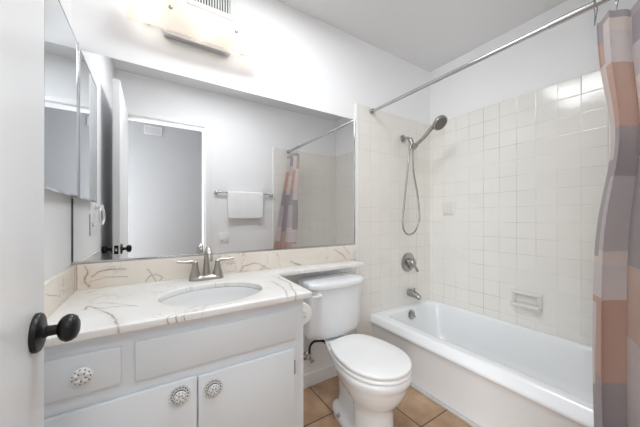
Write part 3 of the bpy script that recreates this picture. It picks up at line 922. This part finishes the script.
# ------------------------------------------------------------------ tub and shower fittings
YT_ = YB - 0.0085
def shower():
    t = thing('hand_shower', (1.762, YT_, 1.755), 'metal hand shower on its wall bracket above the tub with a hanging hose', 'shower')
    a = new()
    lathe(a, (1.762, YT_, 1.755), (0, -1, 0), [(0, 0.032), (0.004, 0.032), (0.010, 0.026), (0.014, 0.014)], 32)
    tube(a, [(1.762, YT_ - 0.008, 1.755), (1.763, 1.45, 1.752), (1.766, 1.425, 1.735)], 0.0105, 14)
    obj('shower_arm', a, 'shower', t)
    h = new()
    ball(h, (1.767, 1.418, 1.727), 0.021)
    cyl(h, (1.767, 1.418, 1.735), (1.772, 1.406, 1.690), 0.017, 20)
    lathe(h, (1.778, 1.385, 1.672), (0.10, -0.78, 0.55), [(-0.018, 0.016), (-0.016, 0.0205), (0.016, 0.0205), (0.018, 0.016)], 24)
    cyl(h, (1.770, 1.412, 1.70), (1.767, 1.428, 1.655), 0.012, 16)
    obj('bracket', h, 'shower', t)
    w = new()
    P0 = Vector((1.776, 1.400, 1.650)); P1 = Vector((1.778, 1.385, 1.672)); P3 = Vector((1.806, 1.212, 1.806))
    tube(w, [P0, P1, P1.lerp(P3, 0.4) + Vector((0, 0, -0.004)), P1.lerp(P3, 0.75) + Vector((0, 0, 0.004)), P3], [0.012, 0.0145, 0.0145, 0.016, 0.020], 18)
    wd = obj('handle', w, 'shower', t)
    ax = Vector((-0.06, -0.70, -0.66)).normalized()
    C0 = Vector((1.806, 1.188, 1.806)) - ax * 0.012
    g = new(); lathe(g, C0, ax, [(-0.016, 0.014), (-0.010, 0.034), (0.0, 0.051), (0.010, 0.0575), (0.022, 0.058), (0.027, 0.055), (0.028, 0.050)], 40)
    hd = obj('shower_head', g, 'shower', wd)
    f = new(); lathe(f, C0 + ax * 0.026, ax, [(0, 0.049), (0.004, 0.048), (0.005, 0.035)], 36)
    _, ea, eb = frame(ax)
    for rr, k in ((0.012, 6), (0.024, 12), (0.036, 18)):
        for i in range(k):
            q = C0 + ax * 0.031 + ea * rr * math.cos(2 * PI * i / k) + eb * rr * math.sin(2 * PI * i / k)
            ball(f, q, 0.0022, 1, 1, 1, 6, 4)
    obj('spray_face', f, 'nozzle', hd)
    o = new()
    tube(o, [(1.767, 1.428, 1.655), (1.762, 1.43, 1.60), (1.735, 1.43, 1.42), (1.705, 1.43, 1.22), (1.685, 1.43, 1.08), (1.700, 1.43, 1.00), (1.755, 1.43, 0.962), (1.835, 1.43, 0.985),
             (1.888, 1.43, 1.07), (1.893, 1.43, 1.15), (1.866, 1.43, 1.30), (1.812, 1.425, 1.48), (1.785, 1.41, 1.60), (1.776, 1.400, 1.652)], 0.0068, 10, 8)
    obj('hose', o, 'shower', t)
shower()

def valve():
    t = thing('shower_valve', (1.822, YT_, 0.723), 'round brushed metal shower valve with a lever on the tiled wall above the tub spout', 'faucet')
    p = new(); lathe(p, (1.822, YT_, 0.723), (0, -1, 0), [(0, 0.080), (0.005, 0.080), (0.011, 0.074), (0.015, 0.062), (0.017, 0.045)], 48)
    obj('plate', p, 'shower', t)
    k = new(); lathe(k, (1.822, YT_ - 0.014, 0.723), (0, -1, 0), [(0, 0.036), (0.02, 0.034), (0.035, 0.031), (0.05, 0.029), (0.056, 0.024), (0.058, 0.012)], 32)
    ko = obj('knob', k, 'shower', t)
    l = new(); tube(l, [(1.826, YT_ - 0.050, 0.715), (1.846, YT_ - 0.056, 0.690), (1.866, YT_ - 0.058, 0.664), (1.874, YT_ - 0.058, 0.650)], [0.011, 0.009, 0.012, 0.010], 14)
    obj('lever', l, 'shower', ko)
valve()

def spout():
    t = thing('tub_spout', (1.838, YT_, 0.462), 'metal tub spout with a pull knob over the end of the bathtub', 'faucet')
    b = new()
    tube(b, [(1.838, YT_ + 0.0, 0.466), (1.838, YT_ - 0.03, 0.466), (1.834, YT_ - 0.06, 0.463), (1.830, YT_ - 0.095, 0.453), (1.828, YT_ - 0.115, 0.442)], [0.031, 0.031, 0.028, 0.024, 0.019], 22)
    obj('body', b, 'shower', t)
    k = new(); lathe(k, (1.838, YT_ - 0.055, 0.490), (0, 0, 1), [(0, 0.005), (0.012, 0.005), (0.013, 0.010), (0.020, 0.010), (0.022, 0.006)], 18)
    obj('diverter_knob', k, 'shower', t)
spout()

def soap_dish():
    y0, y1, z0, z1 = 0.672, 0.840, 0.497, 0.606
    xw = XR - 0.0085
    t = thing('soap_dish', (xw, (y0 + y1) / 2, z0), 'white ceramic soap dish built out of the tiled wall above the tub', 'soap dish')
    b = new()
    # back plate with a raised frame and a projecting lower tray
    box(b, (xw - 0.010, y0, z0), (xw, y1, z1), 0.003)
    box(b, (xw - 0.034, y0 + 0.002, z1 - 0.026), (xw - 0.008, y1 - 0.002, z1 - 0.002), 0.009, 3)
    box(b, (xw - 0.028, y0 + 0.002, z0 + 0.008), (xw - 0.008, y0 + 0.022, z1 - 0.012), 0.007, 3)
    box(b, (xw - 0.028, y1 - 0.022, z0 + 0.008), (xw - 0.008, y1 - 0.002, z1 - 0.012), 0.007, 3)
    obj('plate', b, 'soap', t)
    d = new()
    box(d, (xw - 0.052, y0 + 0.004, z0 + 0.004), (xw - 0.008, y1 - 0.004, z0 + 0.016), 0.005, 3)
    box(d, (xw - 0.054, y0 + 0.004, z0 + 0.008), (xw - 0.044, y1 - 0.004, z0 + 0.030), 0.0045, 3)
    obj('tray', d, 'soap', t)
soap_dish()

def wall_cap():
    y0, y1 = 1.262, 1.368
    xw = XR - 0.0085
    t = thing('ceramic_cap', (xw, 1.315, 1.10), 'small square glazed ceramic plate on the tub wall near the shower hose', 'plate')
    b = new(); box(b, (xw - 0.009, y0, 1.120), (xw, y1, 1.226), 0.004, 3)
    obj('plate', b, 'soap', t)
    c = new(); box(c, (xw - 0.013, y0 + 0.012, 1.132), (xw - 0.0085, y1 - 0.012, 1.214), 0.0035, 3)
    obj('raised_field', c, 'soap', t)
wall_cap()

# ------------------------------------------------------------------ shower rod, rings, curtain
RX, RZ = 1.408, 1.905
def rod():
    t = thing('shower_curtain_rod', (RX, 0.76, RZ), 'steel shower curtain rod spanning the alcove above the tub', 'curtain rod')
    a = new(); cyl(a, (RX, 0.42, RZ), (RX, YT_ - 0.022, RZ), 0.0112, 24); obj('inner_tube', a, 'steel', t)
    a = new(); cyl(a, (RX, YF + 0.034, RZ), (RX, 0.425, RZ), 0.0132, 24); obj('outer_tube', a, 'steel', t)
    a = new(); lathe(a, (RX, YT_, RZ), (0, -1, 0), [(0, 0.019), (0.016, 0.019), (0.024, 0.0165), (0.026, 0.011)], 24); obj('end_cap', a, 'shower', t)
    a = new(); lathe(a, (RX, YF + 0.0085, RZ), (0, 1, 0), [(0, 0.019), (0.016, 0.019), (0.024, 0.0165), (0.028, 0.013)], 24); obj('end_cap', a, 'shower', t)
rod()

NF = 3
CY0, CTOP, CBOT = 0.045, 1.838, 0.09
def sm(t): t = min(1, max(0, t)); return t * t * (3 - 2 * t)
def curtain_pt(s, z):
    f = (CTOP - z) / (CTOP - CBOT)
    # free edge of the bunch: swings in half way down, out again below
    yend = 0.292 - 0.040 * math.exp(-((z - 1.38) / 0.24) ** 2) - 0.004 * sm((0.6 - z) / 0.4)
    y = CY0 + (yend - CY0) * s
    amp = 0.030 + 0.026 * sm(f * 2)
    ph = 2 * PI * NF * s + 0.35 * math.sin(2.2 * z + 2 * s) + 2.2
    xc = RX - 0.006 - 0.084 * sm(f * 1.25)
    x = xc + amp * math.sin(ph) + 0.004 * math.sin(2.3 * ph + 4 * z)
    x -= 0.10 * (1 - s) ** 1.5 * sm(f * 1.2)             # the bunch fans out towards the floor side
    y += 0.012 * math.sin(2 * ph) * (0.4 + 0.6 * f)
    return Vector((x, y, z))
def curtain():
    ns, nz = 240, 70
    bm = new()
    uvl = bm.loops.layers.uv.new('UVMap')
    V = [[bm.verts.new(curtain_pt(i / ns, CTOP + (CBOT - CTOP) * j / nz)) for i in range(ns + 1)] for j in range(nz + 1)]
    W = 0.80
    for j in range(nz):
        for i in range(ns):
            fc = bm.faces.new((V[j][i], V[j][i + 1], V[j + 1][i + 1], V[j + 1][i]))
            for lp_, (a, b) in zip(fc.loops, ((j, i), (j, i + 1), (j + 1, i + 1), (j + 1, i))):
                lp_[uvl].uv = (W * (1 - b / ns), (CTOP + (CBOT - CTOP) * a / nz) / 2.0)
    o = obj('shower_curtain', bm, 'curtain', angle=180)
    tag(o, 'patchwork shower curtain in grey, tan and pink bunched at the end of the rod', 'curtain')
curtain()
RING = None
for i in range(8):
    s = (i + 0.25) / NF if i < NF else 1.0
    if s > 1: continue
    p = curtain_pt(s, CTOP - 0.015)
    y = p.y
    if RING is None:
        b = new(); n = 28
        pts = [(p.x, y, CTOP - 0.022)] + [(RX + 0.021 * math.sin(a), y, RZ - 0.004 + 0.021 * math.cos(a) - (0.012 if math.cos(a) < 0 else 0)) for a in [R(q) for q in range(200, 520, 20)]] + [(p.x, y, CTOP - 0.022)]
        tube(b, pts, 0.0016, 8, 4)
        RING = tag(obj('curtain_ring', b, 'chrome'), 'thin metal ring holding the shower curtain on the rod', 'curtain ring', 'curtain rings on the shower rod')
        ry = y
    else:
        c = RING.copy(); COL.objects.link(c); c.location.y += y - ry

# ------------------------------------------------------------------ things on the door wall, seen in the mirror
def towel_bar():
    yb, zb = 0.052, 1.368
    t = thing('towel_bar', (0.88, YF, zb), 'metal towel bar on the wall facing the mirror', 'towel bar')
    a = new(); cyl(a, (0.566, yb, zb), (1.190, yb, zb), 0.0085, 20); obj('bar', a, 'chrome', t)
    for x in (0.570, 1.186):
        p = new(); lathe(p, (x, YF + 0.0005, zb), (0, 1, 0), [(0, 0.020), (0.005, 0.020), (0.010, 0.012), (0.016, 0.010), (0.020, 0.014), (0.042, 0.014), (0.045, 0.010)], 24)
        obj('post', p, 'chrome', t)
    # folded towel over the bar: a closed strip in (y, z), swept along x
    b = new()
    n = 40
    rings = []
    for i in range(n + 1):
        u = i / n; x = 0.682 + 0.392 * u
        wv = 0.002 * math.sin(9 * u) + 0.0015 * math.sin(23 * u)
        zf = 1.090 - 0.004 * math.sin(PI * u) + 0.006 * u; zk = 1.125
        th = 0.009
        pr = []
        ro, ri = 0.0185, 0.0095
        for q in range(9):                             # over the bar, outer
            a_ = PI * q / 8
            pr.append((yb + ro * math.cos(a_), zb + ro * math.sin(a_)))
        pr += [(yb - ro - 0.001, 1.25), (yb - ro, zk), (yb - ro + th * 0.5, zk - 0.003), (yb - ro + th, zk), (yb - ri, 1.25)]
        for q in range(8, -1, -1):
            a_ = PI * q / 8
            pr.append((yb + ri * math.cos(a_), zb + ri * math.sin(a_)))
        pr += [(yb + ri, 1.25), (yb + ro - th, zf + 0.002), (yb + ro - th * 0.4 + wv, zf - 0.004), (yb + ro + 0.004 + wv, zf), (yb + ro + 0.005 + wv, zf + 0.012), (yb + ro + wv, 1.22)]
        rings.append([Vector((x + 0.006 * (0.5 - u) * sm((zb - z_) / 0.28), y_, z_)) for y_, z_ in pr])
    loft(b, rings)
    tag(obj('hand_towel', b, 'towel', angle=80), 'white hand towel folded over the towel bar', 'towel')
towel_bar()

def switch_plate():
    x0, x1, z0, z1 = 0.597, 0.708, 0.828, 0.940
    t = thing('wall_switch', (0.652, YF, z0), 'white square double switch plate on the wall below the hand towel', 'switch')
    obj('cover_plate', box(new(), (x0, YF + 0.0005, z0), (x1, YF + 0.007, z1), 0.003), 'trim', t)
    for cx in (0.630, 0.676):
        obj('rocker', box(new(), (cx - 0.016, YF + 0.0065, 0.851), (cx + 0.016, YF + 0.011, 0.917), 0.002), 'plastic', t)
    obj('indicator', box(new(), (0.622, YF + 0.0105, 0.853), (0.638, YF + 0.012, 0.858), 0.0005), 'ventdark', t)
switch_plate()

def wall_plate():
    t = thing('light_switch', (XL, 1.135, 1.005), 'white light switch plate on the cabinet wall under the medicine cabinet', 'switch')
    obj('cover_plate', box(new(), (XL + 0.0005, 1.050, 1.003), (XL + 0.007, 1.120, 1.120), 0.003), 'trim', t)
    obj('toggle', box(new(), (XL + 0.0065, 1.079, 1.050), (XL + 0.016, 1.091, 1.072), 0.002), 'plastic', t)
wall_plate()

def towel_ring():
    t = thing('towel_ring', (XL, 0.97, 1.17), 'pale towel ring on the cabinet wall beside the door edge', 'towel ring')
    b = new(); lathe(b, (XL + 0.0005, 0.950, 1.162), (1, 0, 0), [(0, 0.020), (0.006, 0.020), (0.012, 0.012), (0.028, 0.011), (0.034, 0.014), (0.040, 0.008)], 24)
    obj('post', b, 'plastic', t)
    r = new(); torus(r, (XL + 0.031, 0.950, 1.108), (1, 0.10, 0), 0.050, 0.006, 40, 10)
    obj('ring', r, 'plastic', t)
towel_ring()

def hall_vent():
    x0, x1, z0, z1 = -0.092, 0.104, 2.150, 2.262
    y = -1.0
    t = thing('hallway_vent', (0.0, y, z0), 'grey air vent high on the hallway wall beyond the door opening', 'vent')
    f = new(); b = 0.014
    box(f, (x0, y + 0.0005, z0), (x1, y + 0.010, z0 + b), 0.002); box(f, (x0, y + 0.0005, z1 - b), (x1, y + 0.010, z1), 0.002)
    box(f, (x0, y + 0.0005, z0 + b), (x0 + b, y + 0.010, z1 - b), 0.002); box(f, (x1 - b, y + 0.0005, z0 + b), (x1, y + 0.010, z1 - b), 0.002)
    obj('frame', f, 'hallvent', t)
    s = new()
    for i in range(7):
        z = z0 + b + (z1 - z0 - 2 * b) * (i + 0.5) / 7
        box(s, (x0 + b, y + 0.001, z - 0.004), (x1 - b, y + 0.007, z + 0.004), 0.001, 1)
    obj('louvres', s, 'hallvent', t)
hall_vent()
